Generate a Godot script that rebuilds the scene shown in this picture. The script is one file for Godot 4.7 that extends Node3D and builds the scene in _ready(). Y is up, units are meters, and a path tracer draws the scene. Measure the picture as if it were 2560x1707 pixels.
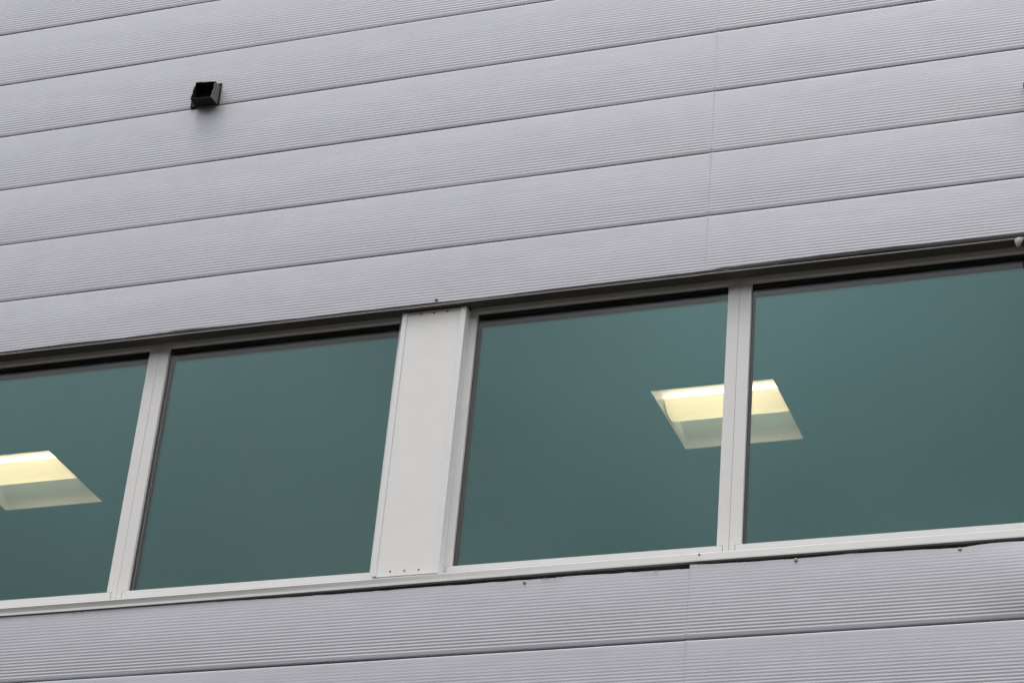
extends Node3D
# A grey ribbed-metal facade with a window band, seen from the street below under an overcast sky.
# The facade's front plane is z = 0, the street lies towards +z, y is up, metres.

const PITCH := 0.3088          # height of one cladding row
const GAP := 0.0054            # open joint between rows
const JOINT_0 := 8.0112        # y of one joint (the others follow every PITCH)
const SEAM := -2.5016          # x where two lengths of cladding butt together
const FRAME_Z := -0.072        # front face of the window frames
const CEILING_Y := 7.22
const ROOM_FLOOR_Y := 4.45

var M := {}
var building: Node3D


func _ready() -> void:
	setup_view()
	make_materials()
	make_ground()
	make_opposite_building()
	make_building()
	make_ceiling_light("ceiling_light", Vector3(-2.934, CEILING_Y, -1.866), "square recessed ceiling light seen behind the right mullion, cut in two by it")
	make_ceiling_light("ceiling_light", Vector3(-6.722, CEILING_Y, -1.866), "square recessed ceiling light behind the leftmost pane, cut by the picture edge")
	make_spout(Vector3(-4.9, 8.0125, 0.0), 0, "black square drain spout with a ragged open end, high on the grey panels")
	make_spout(Vector3(-1.1405, 7.4285, 0.0), 1, "dark wall fitting just showing at the right edge of the picture")
	make_tape_flap()
	make_cobwebs()


# ---------------------------------------------------------------- camera, sky, light

func setup_view() -> void:
	var cam := Camera3D.new()
	cam.name = "camera"
	cam.position = Vector3(0, 1.6, 8)
	cam.rotation_order = EULER_ORDER_YXZ
	cam.rotation = Vector3(0.52304449, 0.39106754, 0.09610186)
	cam.keep_aspect = Camera3D.KEEP_HEIGHT
	cam.fov = rad_to_deg(2.0 * atan(0.5 * 1707.0 / 6193.485))
	cam.near = 0.1
	cam.far = 900.0
	add_child(cam)
	cam.current = true

	var env := Environment.new()
	env.background_mode = Environment.BG_SKY
	var sky := Sky.new()
	var pan := PanoramaSkyMaterial.new()
	pan.panorama = ImageTexture.create_from_image(overcast_image())
	pan.energy_multiplier = 1.0
	sky.sky_material = pan
	env.sky = sky
	env.tonemap_mode = Environment.TONE_MAPPER_LINEAR
	env.tonemap_exposure = 1.0
	env.sdfgi_enabled = true
	env.ssao_enabled = true
	env.ssil_enabled = true
	var we := WorldEnvironment.new()
	we.name = "world_environment"
	we.environment = env
	add_child(we)

	var sun := DirectionalLight3D.new()
	sun.name = "sun"
	sun.light_energy = 0.5
	sun.light_color = Color(1.0, 0.985, 0.96)
	sun.light_angular_distance = 25.0
	sun.shadow_enabled = true
	sun.look_at_from_position(Vector3(-4, 30, 9), Vector3.ZERO, Vector3.UP)
	add_child(sun)


# An overcast sky: a third as bright at the horizon as overhead, with soft cloud texture.
func overcast_image() -> Image:
	var w := 512
	var h := 256
	var n := FastNoiseLite.new()
	n.seed = 11
	n.frequency = 2.6
	n.fractal_octaves = 4
	var img := Image.create(w, h, false, Image.FORMAT_RGBF)
	for j in h:
		var el := PI * 0.5 - PI * (j + 0.5) / h
		for i in w:
			var az := TAU * (i + 0.5) / w
			var d := Vector3(cos(el) * sin(az), sin(el), cos(el) * cos(az))
			var up := maxf(d.y, 0.0)
			var q := d / (0.35 + up)
			var c := 1.0 + 0.42 * n.get_noise_3d(q.x, q.y, q.z)
			var l := 2.35 * (1.0 + 2.0 * up) / 3.0 * c
			var t := 0.05 * n.get_noise_3d(q.x * 0.7 + 31.0, q.y * 0.7, q.z * 0.7)   # thinner cloud is a little bluer
			img.set_pixel(i, j, Color(l * (0.985 - t), l * 0.995, l * (1.03 + t)))
	return img


# ---------------------------------------------------------------- materials

func grain(seed_: int, freq: float, lo: float, hi: float, size: int, specks: int) -> ImageTexture:
	var n := FastNoiseLite.new()
	n.seed = seed_
	n.frequency = freq
	n.fractal_octaves = 5
	var src := n.get_seamless_image(size, size)
	var img := Image.create(size, size, true, Image.FORMAT_RGB8)
	for j in size:
		for i in size:
			var v := lerpf(lo, hi, src.get_pixel(i, j).r)
			img.set_pixel(i, j, Color(v, v, v))
	var r := RandomNumberGenerator.new()
	r.seed = seed_ + 5
	for k in specks:
		var x := r.randi_range(2, size - 5)
		var y := r.randi_range(2, size - 5)
		var dark := r.randf() < 0.6
		var a := r.randi_range(1, 3)
		for jj in r.randi_range(1, 3):
			for ii in a:
				var c := img.get_pixel(x + ii, y + jj)
				var f := r.randf_range(0.72, 0.88) if dark else r.randf_range(1.03, 1.1)
				img.set_pixel(x + ii, y + jj, Color(minf(c.r * f, 1), minf(c.g * f, 1), minf(c.b * f * (0.97 if dark else 1.0), 1)))
	img.generate_mipmaps()
	return ImageTexture.create_from_image(img)


func mat(called: String, lin: Color, rough: float, metal := 0.0, tex: Texture2D = null, per_metre := 1.0) -> StandardMaterial3D:
	var m := StandardMaterial3D.new()
	m.resource_name = called
	m.albedo_color = lin.linear_to_srgb()
	m.roughness = rough
	m.metallic = metal
	if tex:
		m.albedo_texture = tex
		m.uv1_triplanar = true
		m.uv1_world_triplanar = true
		m.uv1_scale = Vector3.ONE * per_metre
	M[called] = m
	return m


func make_materials() -> void:
	var fine := grain(3, 0.006, 0.972, 1.0, 1024, 1300)
	var soft := grain(8, 0.01, 0.982, 1.0, 512, 8)
	mat("cladding", Color(0.518, 0.524, 0.562), 0.5, 0.15, fine, 0.9)
	mat("cladding_b", Color(0.527, 0.533, 0.569), 0.5, 0.15, fine, 0.83)
	mat("frame", Color(0.8, 0.79, 0.775), 0.62, 0.0, soft, 1.7)
	mat("cover", Color(0.84, 0.83, 0.805), 0.5, 0.0, soft, 1.3)
	mat("cover_flange", Color(0.82, 0.82, 0.825), 0.4, 0.0, soft, 1.9)
	mat("flashing", Color(0.61, 0.605, 0.59), 0.38, 0.1, soft, 1.5)
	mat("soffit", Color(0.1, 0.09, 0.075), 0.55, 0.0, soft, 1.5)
	mat("membrane", Color(0.02, 0.02, 0.02), 0.85)
	mat("gap_strip", Color(0.1, 0.1, 0.105), 0.6, 0.0, soft, 2.3)
	mat("gasket", Color(0.018, 0.018, 0.02), 0.7)
	mat("concrete", Color(0.3, 0.29, 0.28), 0.85, 0.0, soft, 0.6)
	mat("asphalt", Color(0.03, 0.0255, 0.02), 0.9, 0.0, soft, 0.5)
	mat("dark_brick", Color(0.036, 0.03, 0.024), 0.9, 0.0, soft, 0.7)
	mat("ceiling", Color(0.35, 0.35, 0.34), 0.9, 0.0, soft, 1.0)
	mat("plaster", Color(0.4, 0.37, 0.28), 0.85, 0.0, soft, 1.0)
	mat("carpet", Color(0.03, 0.032, 0.035), 1.0, 0.0, soft, 2.0)
	mat("spout", Color(0.055, 0.048, 0.044), 0.45, 0.0, grain(21, 0.05, 0.6, 1.0, 256, 40), 6.0)
	mat("spout_side", Color(0.26, 0.26, 0.25), 0.5, 0.0, grain(22, 0.05, 0.7, 1.0, 256, 60), 6.0)
	mat("rust", Color(0.3, 0.18, 0.11), 0.7)
	mat("screw_pink", Color(0.5, 0.36, 0.32), 0.5)
	mat("screw_yellow", Color(0.5, 0.47, 0.29), 0.4, 0.3)
	mat("rivet", Color(0.16, 0.15, 0.145), 0.5, 0.3)
	mat("web", Color(0.35, 0.34, 0.32), 0.8)
	mat("web_dark", Color(0.1, 0.1, 0.08), 0.8)
	mat("housing", Color(0.93, 0.92, 0.88), 0.4, 0.05)
	M["frame"].metallic_specular = 0.35
	for q in ["spout", "spout_side"]:
		M[q].roughness = 0.75
		M[q].metallic_specular = 0.25
	var tape := mat("tape", Color(0.24, 0.24, 0.22), 0.35)
	tape.backlight_enabled = true
	tape.backlight = Color(0.15, 0.15, 0.14)

	var clear := StandardMaterial3D.new()
	clear.resource_name = "clear_glass"
	clear.transparency = BaseMaterial3D.TRANSPARENCY_ALPHA
	clear.albedo_color = Color(0.1, 0.16, 0.15, 0.004)
	clear.roughness = 0.0
	clear.metallic_specular = 0.345
	M["clear_glass"] = clear

	# the coated inner pane: a thin metal-oxide film that mirrors blue-green
	var orm := Image.create(4, 4, false, Image.FORMAT_RGB8)
	orm.fill(Color(1, 0, 1))
	var coated := ORMMaterial3D.new()
	coated.resource_name = "coated_glass"
	coated.orm_texture = ImageTexture.create_from_image(orm)
	coated.transparency = BaseMaterial3D.TRANSPARENCY_ALPHA
	var c := Color(0.16, 0.74, 0.7).linear_to_srgb()
	c.a = 0.04
	coated.albedo_color = c
	M["coated_glass"] = coated

	var diff := mat("diffuser", Color(0.92, 0.9, 0.83), 0.6)
	diff.backlight_enabled = true
	diff.backlight = Color(0.74, 0.72, 0.65)
	var tube := mat("tube", Color(0.8, 0.8, 0.75), 0.5)
	tube.emission_enabled = true
	tube.emission = Color(1.0, 0.94, 0.81)
	tube.emission_energy_multiplier = 5.4


# ---------------------------------------------------------------- mesh helpers

func tri(st: SurfaceTool, a: Vector3, b: Vector3, c: Vector3, out: Vector3) -> void:
	var n := (b - a).cross(c - a)
	if n.length_squared() < 1e-18:
		return
	n = n.normalized()
	if n.dot(out) < 0.0:
		n = -n
		var t := b
		b = c
		c = t
	for p in [a, c, b]:      # front faces run clockwise
		st.set_normal(n)
		st.set_uv(Vector2(p.x, p.y))
		st.add_vertex(p)


func quad(st: SurfaceTool, a: Vector3, b: Vector3, c: Vector3, d: Vector3, out: Vector3) -> void:
	tri(st, a, b, c, out)
	tri(st, a, c, d, out)


func begin() -> SurfaceTool:
	var st := SurfaceTool.new()
	st.begin(Mesh.PRIMITIVE_TRIANGLES)
	return st


func corner(c: Vector3, h: Vector3, b: float, s: Vector3, axis: int) -> Vector3:
	var v := Vector3(s.x * (h.x - b), s.y * (h.y - b), s.z * (h.z - b))
	v[axis] = s[axis] * h[axis]
	return c + v


# a box with chamfered edges
func add_box(st: SurfaceTool, lo: Vector3, hi: Vector3, bevel := 0.0012) -> void:
	var c := (lo + hi) * 0.5
	var h := (hi - lo) * 0.5
	var b := minf(bevel, minf(h.x, minf(h.y, h.z)) * 0.6)
	for axis in 3:
		var u := (axis + 1) % 3
		var w := (axis + 2) % 3
		for s in [-1.0, 1.0]:
			var q := []
			for k in [[-1, -1], [1, -1], [1, 1], [-1, 1]]:
				var sg := Vector3.ZERO
				sg[axis] = s
				sg[u] = k[0]
				sg[w] = k[1]
				q.append(corner(c, h, b, sg, axis))
			var out := Vector3.ZERO
			out[axis] = s
			quad(st, q[0], q[1], q[2], q[3], out)
		for su in [-1.0, 1.0]:
			for sw in [-1.0, 1.0]:
				var s0 := Vector3.ZERO
				s0[axis] = -1.0
				s0[u] = su
				s0[w] = sw
				var s1 := s0
				s1[axis] = 1.0
				var out2 := s0
				out2[axis] = 0.0
				quad(st, corner(c, h, b, s0, u), corner(c, h, b, s1, u), corner(c, h, b, s1, w), corner(c, h, b, s0, w), out2)
	for sx in [-1.0, 1.0]:
		for sy in [-1.0, 1.0]:
			for sz in [-1.0, 1.0]:
				var s := Vector3(sx, sy, sz)
				tri(st, corner(c, h, b, s, 0), corner(c, h, b, s, 1), corner(c, h, b, s, 2), s)


func node(called: String, mesh: Mesh, m: Material, parent: Node3D) -> MeshInstance3D:
	var o := MeshInstance3D.new()
	o.name = called
	o.mesh = mesh
	o.material_override = m
	o.cast_shadow = GeometryInstance3D.SHADOW_CASTING_SETTING_ON
	parent.add_child(o, true)
	return o


func box(called: String, lo: Vector3, hi: Vector3, m: Material, parent: Node3D, bevel := 0.0012) -> MeshInstance3D:
	var st := begin()
	add_box(st, lo, hi, bevel)
	return node(called, st.commit(), m, parent)


# rows[i][j]: points of a sheet; smooth normals from the neighbours, facing "out"
func sheet(rows: Array, out: Vector3) -> ArrayMesh:
	var nr := rows.size()
	var nc: int = rows[0].size()
	var v := PackedVector3Array()
	var nn := PackedVector3Array()
	var uv := PackedVector2Array()
	var idx := PackedInt32Array()
	for i in nr:
		for j in nc:
			var p: Vector3 = rows[i][j]
			var a: Vector3 = rows[mini(i + 1, nr - 1)][j] - rows[maxi(i - 1, 0)][j]
			var b: Vector3 = rows[i][mini(j + 1, nc - 1)] - rows[i][maxi(j - 1, 0)]
			var n := a.cross(b)
			n = n.normalized() if n.length_squared() > 1e-20 else out
			v.append(p)
			nn.append(n)
			uv.append(Vector2(p.x, p.y))
	# make the whole sheet face one way
	var s := 0.0
	for n in nn:
		s += n.dot(out)
	if s < 0.0:
		for k in nn.size():
			nn[k] = -nn[k]
	for i in nr - 1:
		for j in nc - 1:
			var a := i * nc + j
			var q := [a, a + 1, a + nc + 1, a + nc]
			if s >= 0.0:
				idx.append_array([q[0], q[1], q[2], q[0], q[2], q[3]])
			else:
				idx.append_array([q[0], q[2], q[1], q[0], q[3], q[2]])
	var arr := []
	arr.resize(Mesh.ARRAY_MAX)
	arr[Mesh.ARRAY_VERTEX] = v
	arr[Mesh.ARRAY_NORMAL] = nn
	arr[Mesh.ARRAY_TEX_UV] = uv
	arr[Mesh.ARRAY_INDEX] = idx
	var am := ArrayMesh.new()
	am.add_surface_from_arrays(Mesh.PRIMITIVE_TRIANGLES, arr)
	return am


func numbered(called: String) -> String:
	if not has_node(called):
		return called
	var k := 1
	while has_node("%s_%03d" % [called, k]):
		k += 1
	return "%s_%03d" % [called, k]


func thing(called: String, label: String, category: String, at := Vector3.ZERO, group := "") -> Node3D:
	var o := Node3D.new()
	o.name = numbered(called)
	add_child(o)
	o.position = at
	o.set_meta("label", label)
	o.set_meta("category", category)
	if group:
		o.set_meta("group", group)
	return o


# ---------------------------------------------------------------- ground

func make_ground() -> void:
	var st := begin()
	quad(st, Vector3(-300, 0, -300), Vector3(300, 0, -300), Vector3(300, 0, 300), Vector3(-300, 0, 300), Vector3.UP)
	var g := node("ground", st.commit(), M["asphalt"], self)
	g.set_meta("kind", "structure")


# The block across the street, behind the camera: it hides the lowest sky from the facade.
func make_opposite_building() -> void:
	var t := thing("opposite_building", "dark brick block across the street, behind the camera", "building", Vector3(0, 0, 30))
	box("wall", Vector3(-70, 0, 0.35), Vector3(60, 19.2, 14), M["dark_brick"], t, 0.0)
	box("parapet", Vector3(-70.3, 19.2, 0.1), Vector3(60.3, 20.0, 14.3), M["dark_brick"], t, 0.02)
	var pane := BoxMesh.new()
	pane.size = Vector3(1.7, 1.9, 0.2)
	for row in 4:
		for k in 24:
			var o := node("window", pane, M["gasket"], t)
			o.position = Vector3(-66.0 + 5.3 * k, 2.8 + 4.4 * row, 0.33)


# ---------------------------------------------------------------- building

func bow(y: float) -> float:
	var t := y / (PITCH - GAP) * 2.0 - 1.0
	return -0.0034 * t * t


# The rolled profile of one cladding panel, from the underside of its bottom lip to its top edge: [y, z].
func profile(depth: float) -> Array:
	var h := PITCH - GAP
	var out := []
	out.append([0.0, -0.03, 1.0])
	out.append([0.0, -0.010, 1.0])
	for q in [[0.0002, -0.0062], [0.0009, -0.0052], [0.0025, -0.0046], [0.0075, -0.0039], [0.0118, -0.0034], [0.0140, -0.0030]]:   # folded bottom lip
		out.append([q[0], q[1], 1.0])
	var y0 := 0.0155
	var ribs := 20
	var rib := 0.0134
	var seg := 8
	for k in ribs * seg + 1:
		var y := y0 + rib * k / seg
		var t := (y - y0) / (rib * ribs)
		var amp := depth * (0.1 + 0.9 * pow(1.0 - t, 1.05))
		out.append([y, bow(y) - amp * (1.0 - cos(TAU * k / seg)) * 0.5 * 1.7, 1.0])
	var yt := y0 + rib * ribs
	for k in range(1, 4):
		var y: float = yt + (h - 0.004 - yt) * k / 3.0
		out.append([y, bow(y), 1.0])
	for k in range(1, 4):
		var a := PI * 0.5 * k / 3.0
		out.append([h - 0.004 + 0.004 * sin(a), bow(h) - 0.004 + 0.004 * cos(a), 1.0])
	out.append([h, -0.03, 1.0])
	return out


# A panel from x0 to x1 in its own space (bottom of the row at y = 0). cut_low / cut_high: hand-cut edges as points [x, y].
func panel_mesh(x0: float, x1: float, step: float, seed_: int, depth: float, cut_low := [], cut_high := [], bulge := 0.0) -> ArrayMesh:
	var n := FastNoiseLite.new()
	n.seed = seed_
	n.frequency = 0.5
	var prof := profile(depth)
	var xs := [x0, x0 + 0.004, x0 + 0.014]
	var count := maxi(2, int(ceil((x1 - x0 - 0.06) / step)))
	for k in count + 1:
		xs.append(x0 + 0.03 + (x1 - x0 - 0.06) * k / count)
	xs.append_array([x1 - 0.014, x1 - 0.004, x1])
	var rows := []
	for pr in prof:
		var row := []
		for x in xs:
			var y: float = pr[0]
			var z: float = pr[1]
			var near_end: float = minf(x - x0, x1 - x)
			# the ribs are pressed flat where the sheet was cropped
			if near_end < 0.012 and y > 0.0155 and z > -0.02:
				z = lerpf(z, maxf(z, -0.0012) - 0.001, 0.75 * (1.0 - near_end / 0.012))
			z += 0.0022 * n.get_noise_2d(x, y * 3.0) * smoothstep(0.0, 0.35, near_end)
			if bulge > 0.0:                       # a dent pressed outwards near the right-hand screw
				z += bulge * exp(-pow((x + 1.22) / 0.2, 2.0)) * sin(PI * clampf(y / PITCH, 0, 1))
			var sag := 0.0016 * n.get_noise_2d(x * 0.8 + 40.0, 7.0)
			if cut_low and y < along(cut_low, x, n):
				y = along(cut_low, x, n)
				z = minf(z, -0.001)
			if cut_high and y > along(cut_high, x, n):
				y = along(cut_high, x, n)
			row.append(Vector3(x, y + sag, z))
		rows.append(row)
	return sheet(rows, Vector3(0, 0, 1))


func along(points: Array, x: float, n: FastNoiseLite) -> float:
	var y: float = points[0][1]
	for k in points.size() - 1:
		if x >= points[k][0]:
			var t: float = clampf((x - points[k][0]) / (points[k + 1][0] - points[k][0]), 0, 1)
			y = lerpf(points[k][1], points[k + 1][1], t)
	return y + 0.0022 * n.get_noise_1d(x * 18.0)


func shifted(a: Array, d: float) -> Array:
	var o := []
	for q in a:
		o.append([q[0], q[1] - d])
	return o


func make_building() -> void:
	building = thing("office_building", "silver grey ribbed metal building front with a band of tinted windows", "building")
	make_shell()
	make_cladding()
	make_head_and_sill()
	make_windows()
	make_fixings()


# walls, floors and roof behind the cladding, so that light enters the room only through the windows
func make_shell() -> void:
	var c: Material = M["concrete"]
	box("wall_core", Vector3(-12, 6.86, -0.3), Vector3(4, 10.3, -0.036), M["membrane"], building)
	box("wall_core", Vector3(-12, 0, -0.3), Vector3(4, 5.5, -0.036), M["membrane"], building)
	box("wall_core", Vector3(-12, 5.5, -0.3), Vector3(-8.6, 6.86, -0.036), M["membrane"], building)
	box("wall_core", Vector3(1.6, 5.5, -0.3), Vector3(4, 6.86, -0.036), M["membrane"], building)
	box("side_wall", Vector3(-12.3, 0, -8.3), Vector3(-12.003, 10.3, -0.036), c, building)
	box("side_wall", Vector3(4.003, 0, -8.3), Vector3(4.3, 10.3, -0.036), c, building)
	box("back_wall", Vector3(-12, 0, -8.3), Vector3(4, 10.3, -8.0), M["plaster"], building)
	box("roof", Vector3(-12.4, 10.303, -8.4), Vector3(4.4, 10.6, 0.0), c, building)
	box("room_floor", Vector3(-12, ROOM_FLOOR_Y - 0.25, -7.997), Vector3(4, ROOM_FLOOR_Y, -0.303), M["carpet"], building)
	# ceiling with two openings for the lights
	var half := 0.294
	var zc := -1.866
	var xs := [-12.0, -6.722 - half, -6.722 + half, -2.934 - half, -2.934 + half, 4.0]
	var st := begin()
	var y0 := CEILING_Y
	var y1 := CEILING_Y + 0.02
	add_box(st, Vector3(-12, y0, -7.997), Vector3(4, y1, zc - half), 0.0)
	add_box(st, Vector3(-12, y0, zc + half), Vector3(4, y1, -0.303), 0.0)
	for k in [0, 2, 4]:
		add_box(st, Vector3(xs[k], y0, zc - half), Vector3(xs[k + 1], y1, zc + half), 0.0)
	node("room_ceiling", st.commit(), M["ceiling"], building)


func make_cladding() -> void:
	var spans := [[-7.05, SEAM - 0.0002], [SEAM + 0.0002, 1.9], [-11.6, -7.052]]
	var shared := []
	for s in 3:
		var variants := []
		for v in 3:
			variants.append(panel_mesh(spans[s][0], spans[s][1], 0.16, 31 * s + 7 * v + 1, 0.00047))
		for v in 2:
			variants.append(panel_mesh(spans[s][0], spans[s][1], 0.16, 31 * s + 7 * v + 101, 0.00072))
		shared.append(variants)
	var rng := RandomNumberGenerator.new()
	rng.seed = 77
	# whole rows: k counts joints up (positive) and down from JOINT_0
	for k in range(-21, 7):
		var y := JOINT_0 + PITCH * k + GAP - 0.001
		if k < -3 and k > -10:
			continue
		for s in 3:
			var p := node("cladding_panel", shared[s][rng.randi() % 3 if k > -5 else 3 + rng.randi() % 2], M["cladding"] if rng.randf() < 0.6 else M["cladding_b"], building)
			p.position = Vector3(0, y + rng.randf_range(-0.0008, 0.0008), rng.randf_range(-0.0003, 0.0003))
	# the row above the windows, trimmed along its bottom edge
	var yb := JOINT_0 + PITCH * -4 + GAP - 0.001
	var low := [
		[[-12.0, 6.822], [-5.72, 6.821], [-5.32, 6.825], [-5.12, 6.8215], [-4.83, 6.828], [-4.55, 6.824], [-4.27, 6.819], [-3.99, 6.8225], [-3.65, 6.8212], [-3.46, 6.817], [-3.11, 6.823], [-2.5, 6.8245]],
		[[-2.5, 6.8258], [-2.44, 6.8285], [-2.277, 6.83], [-2.0, 6.8335], [-1.8, 6.836], [-1.55, 6.832], [-1.24, 6.831], [2.0, 6.83]],
		[[-12.0, 6.824], [-7.0, 6.822]]]
	var high := [
		[[-12.0, 5.53], [-5.44, 5.5315], [-5.25, 5.528], [-4.89, 5.531], [-4.53, 5.5285], [-4.18, 5.5235], [-3.83, 5.522], [-3.6, 5.5236], [-3.37, 5.523], [-3.15, 5.5225], [-2.98, 5.5245], [-2.77, 5.5222], [-2.5, 5.5213]],
		[[-2.5, 5.5354], [-2.31, 5.53], [-2.1, 5.5296], [-1.89, 5.534], [-1.64, 5.5295], [-1.5, 5.524], [-1.38, 5.5345], [-1.27, 5.532], [2.0, 5.53]],
		[[-12.0, 5.528], [-7.0, 5.53]]]
	for s in 3:
		var p := node("cladding_panel", panel_mesh(spans[s][0], spans[s][1], 0.02, 50 + s, 0.0005, shifted(low[s], yb)), M["cladding"], building)
		p.position.y = yb
	# the row under the windows, trimmed along its top edge
	var yl := JOINT_0 + PITCH * -9 + GAP - 0.001 + 0.0021
	for s in 3:
		var p := node("cladding_panel", panel_mesh(spans[s][0], spans[s][1], 0.02, 70 + s, 0.00072, [], shifted(high[s], yl), 0.008 if s == 1 else 0.0), M["cladding_b"], building)
		p.position.y = yl


func make_head_and_sill() -> void:
	# a drip flashing closes the head of the opening: shadowed strip, bright front edge, dark underside
	var parts := [[-8.6, -2.5202], [-2.52, 1.6]]
	for a in parts:
		var dy := 0.0 if a[0] < -3.0 else 0.0015
		var f := box("drip_edge", Vector3(a[0], 6.8043 + dy, -0.006), Vector3(a[1], 6.8066 + dy, 0.0015), M["flashing"], building, 0.0006)
		f.set_meta("label", "thin bright front edge of the window head flashing")
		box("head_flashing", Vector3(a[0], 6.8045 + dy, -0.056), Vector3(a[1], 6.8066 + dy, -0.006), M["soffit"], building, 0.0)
	# the strip seen in the gap under the trimmed panels, in lengths with open joints
	for a in [[-8.6, -4.93], [-4.9, -2.24], [-2.205, 1.6]]:
		box("closure_strip", Vector3(a[0], 6.8068, -0.0335), Vector3(a[1], 6.845, -0.026), M["gap_strip"], building, 0.0015)
	# sill flashing: its face is twisted down at the left and upright at the right
	for a in [[-8.6, -2.473], [-2.4735, 1.6]]:
		var rows := []
		for k in 7:
			rows.append([])
		var count := 40
		for j in count + 1:
			var x: float = lerpf(a[0], a[1], float(j) / count)
			var tw := clampf((x + 5.3) / 2.9, 0.0, 1.0)
			tw = tw * tw * (3.0 - 2.0 * tw)
			var on := 0.0012 if a[0] > -3.0 else 0.0
			# heights are given as they would stand on the facade plane, then set to their depth
			var zt := lerpf(-0.002, -0.003, tw) + on
			var zh := lerpf(-0.010, 0.0, tw) + on
			var zf := lerpf(0.004, 0.001, tw) + on
			rows[0].append(Vector3(x, set_back(lerpf(5.569, 5.579, tw), FRAME_Z), FRAME_Z + 0.004))
			rows[1].append(Vector3(x, set_back(lerpf(5.569, 5.579, tw), zt), zt - 0.002))
			rows[2].append(Vector3(x, set_back(lerpf(5.5675, 5.5775, tw), zt), zt))
			rows[3].append(Vector3(x, set_back(lerpf(5.5447, 5.556, tw), zh), zh))
			rows[4].append(Vector3(x, set_back(lerpf(5.5443, 5.5555, tw), zf), zf))
			rows[5].append(Vector3(x, set_back(lerpf(5.534, 5.5468, tw) + on * 0.8, zf), zf + 0.0005))
			rows[6].append(Vector3(x, set_back(lerpf(5.534, 5.5468, tw) + on * 0.8, zf) + 0.0005, zf - 0.02))
		node("sill_flashing", flat_sheet(rows, Vector3(0, 0.2, 1)), M["flashing"], building)


func set_back(y: float, z: float) -> float:
	return y - z * 0.495


# a folded sheet: sharp along its rows
func flat_sheet(rows: Array, out: Vector3) -> ArrayMesh:
	var am := ArrayMesh.new()
	var st := begin()
	for i in rows.size() - 1:
		st.append_from(sheet([rows[i], rows[i + 1]], out), 0, Transform3D.IDENTITY)
	st.commit(am)
	return am


func make_windows() -> void:
	var fm: Material = M["frame"]
	# openings between uprights, left to right: [x of the glass's left edge, of its right edge]
	var panes := [[-7.56, -6.46], [-6.09, -5.01], [-4.915, -3.838], [-3.4925, -2.4215], [-2.3285, -1.19], [-0.83, 0.25]]
	for pn in panes:
		make_window(pn[0], pn[1])
	for x in [-4.9625, -2.375, -7.608, 0.298]:
		make_mullion(x)
	for x in [-3.6665, -6.275, -1.01]:
		make_pier(x)


func make_window(x0: float, x1: float) -> void:
	var fm: Material = M["frame"]
	# head rail
	var w := box("window", Vector3(x0 - 0.02, 6.7905, -0.13), Vector3(x1 + 0.02, 6.85, FRAME_Z + 0.0015), fm, building)
	# bottom rail with its notched ends
	box("bottom_rail", Vector3(x0 - 0.0215, 5.58, -0.13), Vector3(x1 + 0.0215, 5.6395, FRAME_Z + 0.0015), fm, w, 0.001)
	for s in [-1.0, 1.0]:
		var xe: float = x0 - 0.0215 if s < 0 else x1 + 0.0215
		box("rail_joint", Vector3(minf(xe, xe + s * 0.0014), 5.585, -0.08), Vector3(maxf(xe, xe + s * 0.0014), 5.6405, FRAME_Z + 0.0004), M["gasket"], w, 0.0)
		box("rail_joint", Vector3(minf(xe, xe - s * 0.0212), 5.6396, -0.08), Vector3(maxf(xe, xe - s * 0.0212), 5.6405, FRAME_Z + 0.0004), M["gasket"], w, 0.0)
	# dark edge seal of the sealed unit
	box("edge_seal", Vector3(x0 + 0.0006, 5.6415, -0.1063), Vector3(x0 + 0.003, 6.7885, -0.0882), M["gasket"], w, 0.0)
	box("edge_seal", Vector3(x1 - 0.003, 5.6415, -0.1063), Vector3(x1 - 0.0006, 6.7885, -0.0882), M["gasket"], w, 0.0)
	box("edge_seal", Vector3(x0 + 0.0032, 6.7855, -0.1063), Vector3(x1 - 0.0032, 6.7885, -0.0882), M["gasket"], w, 0.0)
	box("inner_bead", Vector3(x0 + 0.0006, 5.6415, -0.135), Vector3(x0 + 0.003, 6.7885, -0.1128), M["gasket"], w, 0.0)
	box("inner_bead", Vector3(x0 + 0.0032, 6.7855, -0.135), Vector3(x1 - 0.0032, 6.7885, -0.1128), M["gasket"], w, 0.0)
	# sealed unit: clear outer pane, coated inner pane
	box("pane", Vector3(x0 + 0.0005, 5.64, -0.088), Vector3(x1 - 0.0005, 6.79, -0.082), M["clear_glass"], w, 0.0)
	box("inner_pane", Vector3(x0 + 0.0005, 5.64, -0.1125), Vector3(x1 - 0.0005, 6.79, -0.1065), M["coated_glass"], w, 0.0)


func make_mullion(x: float) -> void:
	var h := 0.0475
	var st := begin()
	# two box sections with a fine joint between them
	add_box(st, Vector3(x - h, 5.6, -0.125), Vector3(x - 0.0005, 6.83, FRAME_Z), 0.0012)
	add_box(st, Vector3(x + 0.0005, 5.6, -0.125), Vector3(x + h, 6.83, FRAME_Z), 0.0012)
	var m := node("mullion", st.commit(), M["frame"], building)
	box("joint_strip", Vector3(x - 0.0004, 5.6, -0.12), Vector3(x + 0.0004, 6.83, FRAME_Z - 0.003), M["gasket"], m, 0.0)


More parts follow.
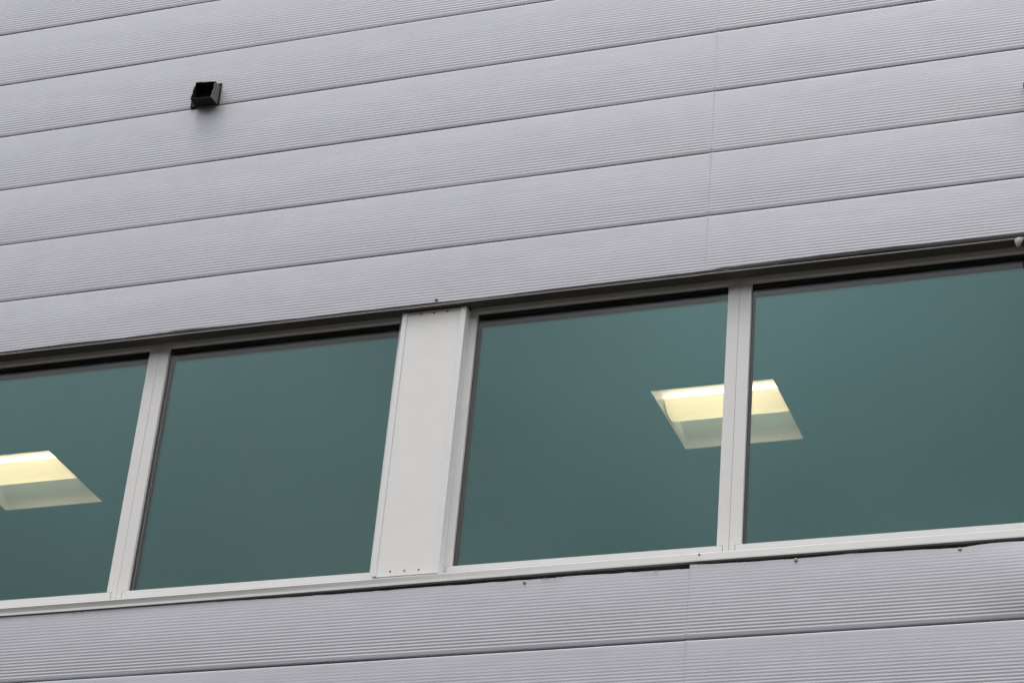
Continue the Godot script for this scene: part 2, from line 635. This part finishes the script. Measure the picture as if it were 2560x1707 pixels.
func make_pier(x: float) -> void:
	var w := 0.1425
	# wall behind, with the plastered reveal inside the room
	box("pier", Vector3(x - 0.142, 5.5, -0.215), Vector3(x + 0.142, 6.86, -0.1005), M["plaster"], building)
	# window jambs on both sides
	for s in [-1.0, 1.0]:
		box("window_jamb", Vector3(x + (s * 0.1425 if s > 0 else -0.172), 5.6, -0.125), Vector3(x + (0.174 if s > 0 else -0.1425), 6.84, FRAME_Z), M["frame"], building)
	# pressed cover tray
	var st := begin()
	add_box(st, Vector3(x - 0.12, 5.5945, -0.0985), Vector3(x + 0.1175, 6.8, -0.0275), 0.001)
	var c := node("pier_cover", st.commit(), M["cover"], building)
	box("flange", Vector3(x - w, 5.598, -0.0985), Vector3(x - 0.1203, 6.8, -0.0235), M["cover_flange"], c, 0.0015)
	box("flange", Vector3(x + 0.1178, 5.591, -0.0985), Vector3(x + w, 6.8, -0.0225), M["cover_flange"], c, 0.0015)
	box("foot_lip", Vector3(x - 0.139, 5.5895, -0.0745), Vector3(x + 0.114, 5.593, -0.03), M["flashing"], c, 0.0005)
	var head := screw_mesh(0.0042, 0.002)
	for r in [[-0.06, 6.786], [-0.0015, 6.785], [0.058, 6.786], [-0.0625, 5.615], [-0.0023, 5.6142], [0.0577, 5.6142]]:
		var v := node("rivet", head, M["rivet"], c)
		v.position = Vector3(x + r[0], r[1], -0.0276)


# a low domed head with a washer, pointing to +z
func screw_mesh(r: float, h: float) -> ArrayMesh:
	var rows := []
	for ring in [[r * 1.0, 0.0], [r, h * 0.35], [r * 0.72, h * 0.5], [r * 0.66, h], [r * 0.3, h * 1.15], [r * 0.22, h * 0.8], [0.0, h * 0.75]]:
		var row := []
		for k in 13:
			var a := TAU * k / 12.0
			row.append(Vector3(cos(a) * ring[0], sin(a) * ring[0], ring[1]))
		rows.append(row)
	return sheet(rows, Vector3(0, 0, 1))


func make_fixings() -> void:
	var head := screw_mesh(0.0072, 0.0045)
	for s in [[-3.6535, 6.8318, "rust", "small rusty screw above the white pier"], [-3.1529, 5.513, "screw_pink", "small pinkish screw under the window sill"],
			[-2.0971, 5.5238, "screw_yellow", "small yellow screw head under the sill, right of the seam"], [-1.4955, 5.5191, "screw_yellow", "small yellow screw head under the sill at the far right"]]:
		var o := node("screw", head, M[s[2]], building)
		o.position = Vector3(s[0], s[1], -0.0022)
		o.set_meta("label", s[3])
	var o := node("rivet", screw_mesh(0.004, 0.002), M["rivet"], building)
	o.position = Vector3(-2.4665, 5.5745, 0.0)


# ---------------------------------------------------------------- ceiling lights

func make_ceiling_light(called: String, at: Vector3, label: String) -> void:
	var t := thing(called, label, "ceiling light", at, "recessed ceiling lights")
	var half := 0.2935
	var end := 0.2905
	# curved reflector wings either side of the diffuser, and sloping ends
	for s in [-1.0, 1.0]:
		var rows := []
		for k in 9:
			var q := wing(k, half, end)
			rows.append([Vector3(-q.x, q.y, s * q.z), Vector3(q.x, q.y, s * q.z)])
		node("reflector", sheet(rows, Vector3(0, -1, -s * 0.3)), M["housing"], t)
		var st := begin()
		for k in 8:
			var q := wing(k, half, end)
			var r := wing(k + 1, half, end)
			quad(st, Vector3(s * q.x, q.y, -q.z), Vector3(s * q.x, q.y, q.z), Vector3(s * r.x, r.y, r.z), Vector3(s * r.x, r.y, -r.z), Vector3(-s, -0.6, 0))
		node("end_plate", st.commit(), M["housing"], t)
	box("housing", Vector3(-half - 0.01, 0.0905, -half - 0.01), Vector3(half + 0.01, 0.135, half + 0.01), M["housing"], t, 0.0)
	# trim on the ceiling
	var tr := begin()
	for s in [-1.0, 1.0]:
		add_box(tr, Vector3(-half - 0.012, -0.003, s * (half + 0.006) - 0.006), Vector3(half + 0.012, 0.0, s * (half + 0.006) + 0.006), 0.0005)
		add_box(tr, Vector3(s * (half + 0.006) - 0.006, -0.003, -half), Vector3(s * (half + 0.006) + 0.006, 0.0, half), 0.0005)
	node("trim", tr.commit(), M["ceiling"], t)
	# basket diffuser
	var rows2 := []
	for k in 17:
		var a := PI * (k / 16.0 - 0.5)
		rows2.append([Vector3(-0.288, 0.066 - 0.054 * cos(a), 0.095 * sin(a)), Vector3(0.0, 0.066 - 0.054 * cos(a), 0.095 * sin(a)), Vector3(0.288, 0.066 - 0.054 * cos(a), 0.095 * sin(a))])
	node("diffuser", sheet(rows2, Vector3(0, -1, 0)), M["diffuser"], t)
	for s in [-1.0, 1.0]:
		var st := begin()
		for k in 16:
			tri(st, Vector3(s * 0.288, 0.066, 0), rows2[k][0 if s < 0 else 2], rows2[k + 1][0 if s < 0 else 2], Vector3(s, 0, 0))
		node("diffuser_end", st.commit(), M["housing"], t)
	for z in [-0.05, 0.05]:
		var cyl := CylinderMesh.new()
		cyl.top_radius = 0.011
		cyl.bottom_radius = 0.011
		cyl.height = 0.55
		cyl.radial_segments = 12
		cyl.rings = 1
		var tube := node("tube", cyl, M["tube"], t)
		tube.rotation = Vector3(0, 0, PI * 0.5)
		tube.position = Vector3(0, 0.0725, z)
	var l := AreaLight3D.new()
	l.name = "lamp_light"
	l.light_color = Color(1.0, 0.95, 0.84)
	l.light_energy = 0.5
	l.area_size = Vector2(0.54, 0.18)
	l.area_range = 12.0
	l.shadow_enabled = true
	l.rotation = Vector3(-PI * 0.5, 0, 0)
	t.add_child(l, true)
	l.position = Vector3(0, -0.005, 0)


# a point on the edge of a reflector wing, k from 0 (at the ceiling) to 8 (beside the diffuser)
func wing(k: int, half: float, end: float) -> Vector3:
	var a := PI * 0.5 * k / 8.0
	return Vector3(half - (half - end) * sin(a), 0.089 * sin(a), half - (half - 0.099) * (1.0 - cos(a)))


# ---------------------------------------------------------------- small things on the wall

func make_spout(at: Vector3, kind: int, label: String) -> void:
	var t := thing("drain_spout", label, "drain spout", at, "")
	# collar against the wall
	var st := begin()
	var fx0 := -0.0825
	var fx1 := 0.06
	add_box(st, Vector3(fx0, 0.002, -0.01), Vector3(-0.057, 0.117 if kind == 0 else 0.0885, 0.006), 0.0008)
	add_box(st, Vector3(0.0555, 0.004, -0.01), Vector3(fx1, 0.1165, 0.007), 0.0008)
	add_box(st, Vector3(-0.0558, 0.1055, -0.01), Vector3(0.0553, 0.1165, 0.006), 0.0008)
	if kind == 1:
		add_box(st, Vector3(fx0 - 0.004, 0.071, -0.006), Vector3(fx0 + 0.01, 0.0885, 0.02), 0.0008)
	node("collar", st.commit(), M["spout"], t)
	# the square tube, cut off roughly at its open end
	var b := [Vector3(-0.0555, 0.003, 0), Vector3(0.0543, 0.0, 0), Vector3(0.0553, 0.098, 0), Vector3(-0.05, 0.104, 0)]
	var e := [Vector3(-0.0538, 0.0047, 0.065), Vector3(0.0535, -0.0033, 0.065), Vector3(0.062, 0.0842, 0.065), Vector3(-0.039, 0.0935, 0.065)]
	var rng := RandomNumberGenerator.new()
	rng.seed = 5
	var names := ["tube_bottom", "tube_side", "tube_top", "tube_side"]
	for k in 4:
		var n := (k + 1) % 4
		var mid: Vector3 = (e[0] + e[1] + e[2] + e[3]) * 0.25
		var seg := 9
		var outer := [[], []]
		var inner := [[], []]
		for j in seg + 1:
			var f := float(j) / seg
			var p0: Vector3 = b[k].lerp(b[n], f)
			var p1: Vector3 = e[k].lerp(e[n], f)
			if j > 0 and j < seg:
				p1.z += rng.randf_range(-0.004, 0.002) if k != 0 else rng.randf_range(-0.001, 0.001)
			outer[0].append(p0)
			outer[1].append(p1)
			inner[0].append(Vector3(lerpf(p0.x, mid.x, 0.06), lerpf(p0.y, mid.y, 0.06), p0.z))
			inner[1].append(Vector3(lerpf(p1.x, mid.x, 0.06), lerpf(p1.y, mid.y, 0.06), p1.z))
		var face: Vector3 = (outer[0][4] + outer[1][4]) * 0.5 - mid
		face.z = 0
		var wall := begin()
		for j in seg:
			quad(wall, outer[0][j], outer[0][j + 1], outer[1][j + 1], outer[1][j], face)
			quad(wall, inner[0][j], inner[0][j + 1], inner[1][j + 1], inner[1][j], -face)
			quad(wall, outer[1][j], outer[1][j + 1], inner[1][j + 1], inner[1][j], Vector3(0, 0, 1))
		node(names[k], wall.commit(), M["spout_side"] if k == 1 else M["spout"], t)
	box("tube_back", Vector3(-0.0525, 0.004, 0.002), Vector3(0.051, 0.1, 0.0045), M["gasket"], t, 0.0)


func make_tape_flap() -> void:
	var t := thing("tape_strip", "scrap of pale tape hanging from the window head at the right edge", "tape", Vector3(-1.259, 6.806, 0.003))
	var rows := []
	for k in 8:
		var f := k / 7.0
		var w := 0.017 * (1.0 - 0.75 * f * f)
		var row := []
		for j in 5:
			var g := j / 4.0 * 2.0 - 1.0
			row.append(Vector3(g * w - 0.004 * f, -0.042 * f, 0.004 * sin(f * 3.0) - 0.006 * g * g + 0.006))
		rows.append(row)
	node("strip", sheet(rows, Vector3(0, 0, 1)), M["tape"], t)


func strand(st: SurfaceTool, a: Vector3, b: Vector3, sag: float, r: float) -> void:
	var rows := []
	for k in 9:
		var f := k / 8.0
		var p := a.lerp(b, f) + Vector3(0, -sag * sin(PI * f), 0.002 * sin(PI * f))
		var row := []
		for j in 5:
			var an := TAU * j / 4.0
			row.append(p + Vector3(sin(an) * 0.3, cos(an), sin(an)) * r)
		rows.append(row)
	st.append_from(sheet(rows, Vector3(0, 0, 1)), 0, Transform3D.IDENTITY)


func make_cobwebs() -> void:
	var sets := [
		["dusty cobweb tuft in the dark gap under the sill left of the panel seam", Vector3(-2.66, 5.519, 0.001), 9, 0.05, "web"],
		["wispy cobweb threads under the sill at the left end", Vector3(-5.13, 5.528, 0.001), 11, 0.07, "web_dark"],
		["dusty cobweb hanging from the head flashing beside the panel seam", Vector3(-2.425, 6.815, -0.001), 8, 0.012, "web"],
		["short dark cobweb threads beside the pinkish screw", Vector3(-3.02, 5.52, 0.001), 8, 0.06, "web_dark"]]
	var rng := RandomNumberGenerator.new()
	rng.seed = 91
	for s in sets:
		var t := thing("cobweb", s[0], "cobweb", s[1])
		var st := begin()
		for k in s[2]:
			var x: float = rng.randf_range(-s[3], s[3])
			var a := Vector3(x, rng.randf_range(0.0, 0.008), 0.0)
			var b := a + Vector3(rng.randf_range(-0.018, 0.018), rng.randf_range(-0.012, 0.004), 0.001)
			strand(st, a, b, rng.randf_range(0.0, 0.005), rng.randf_range(0.0004, 0.0009))
		node("threads", st.commit(), M[s[4]], t)
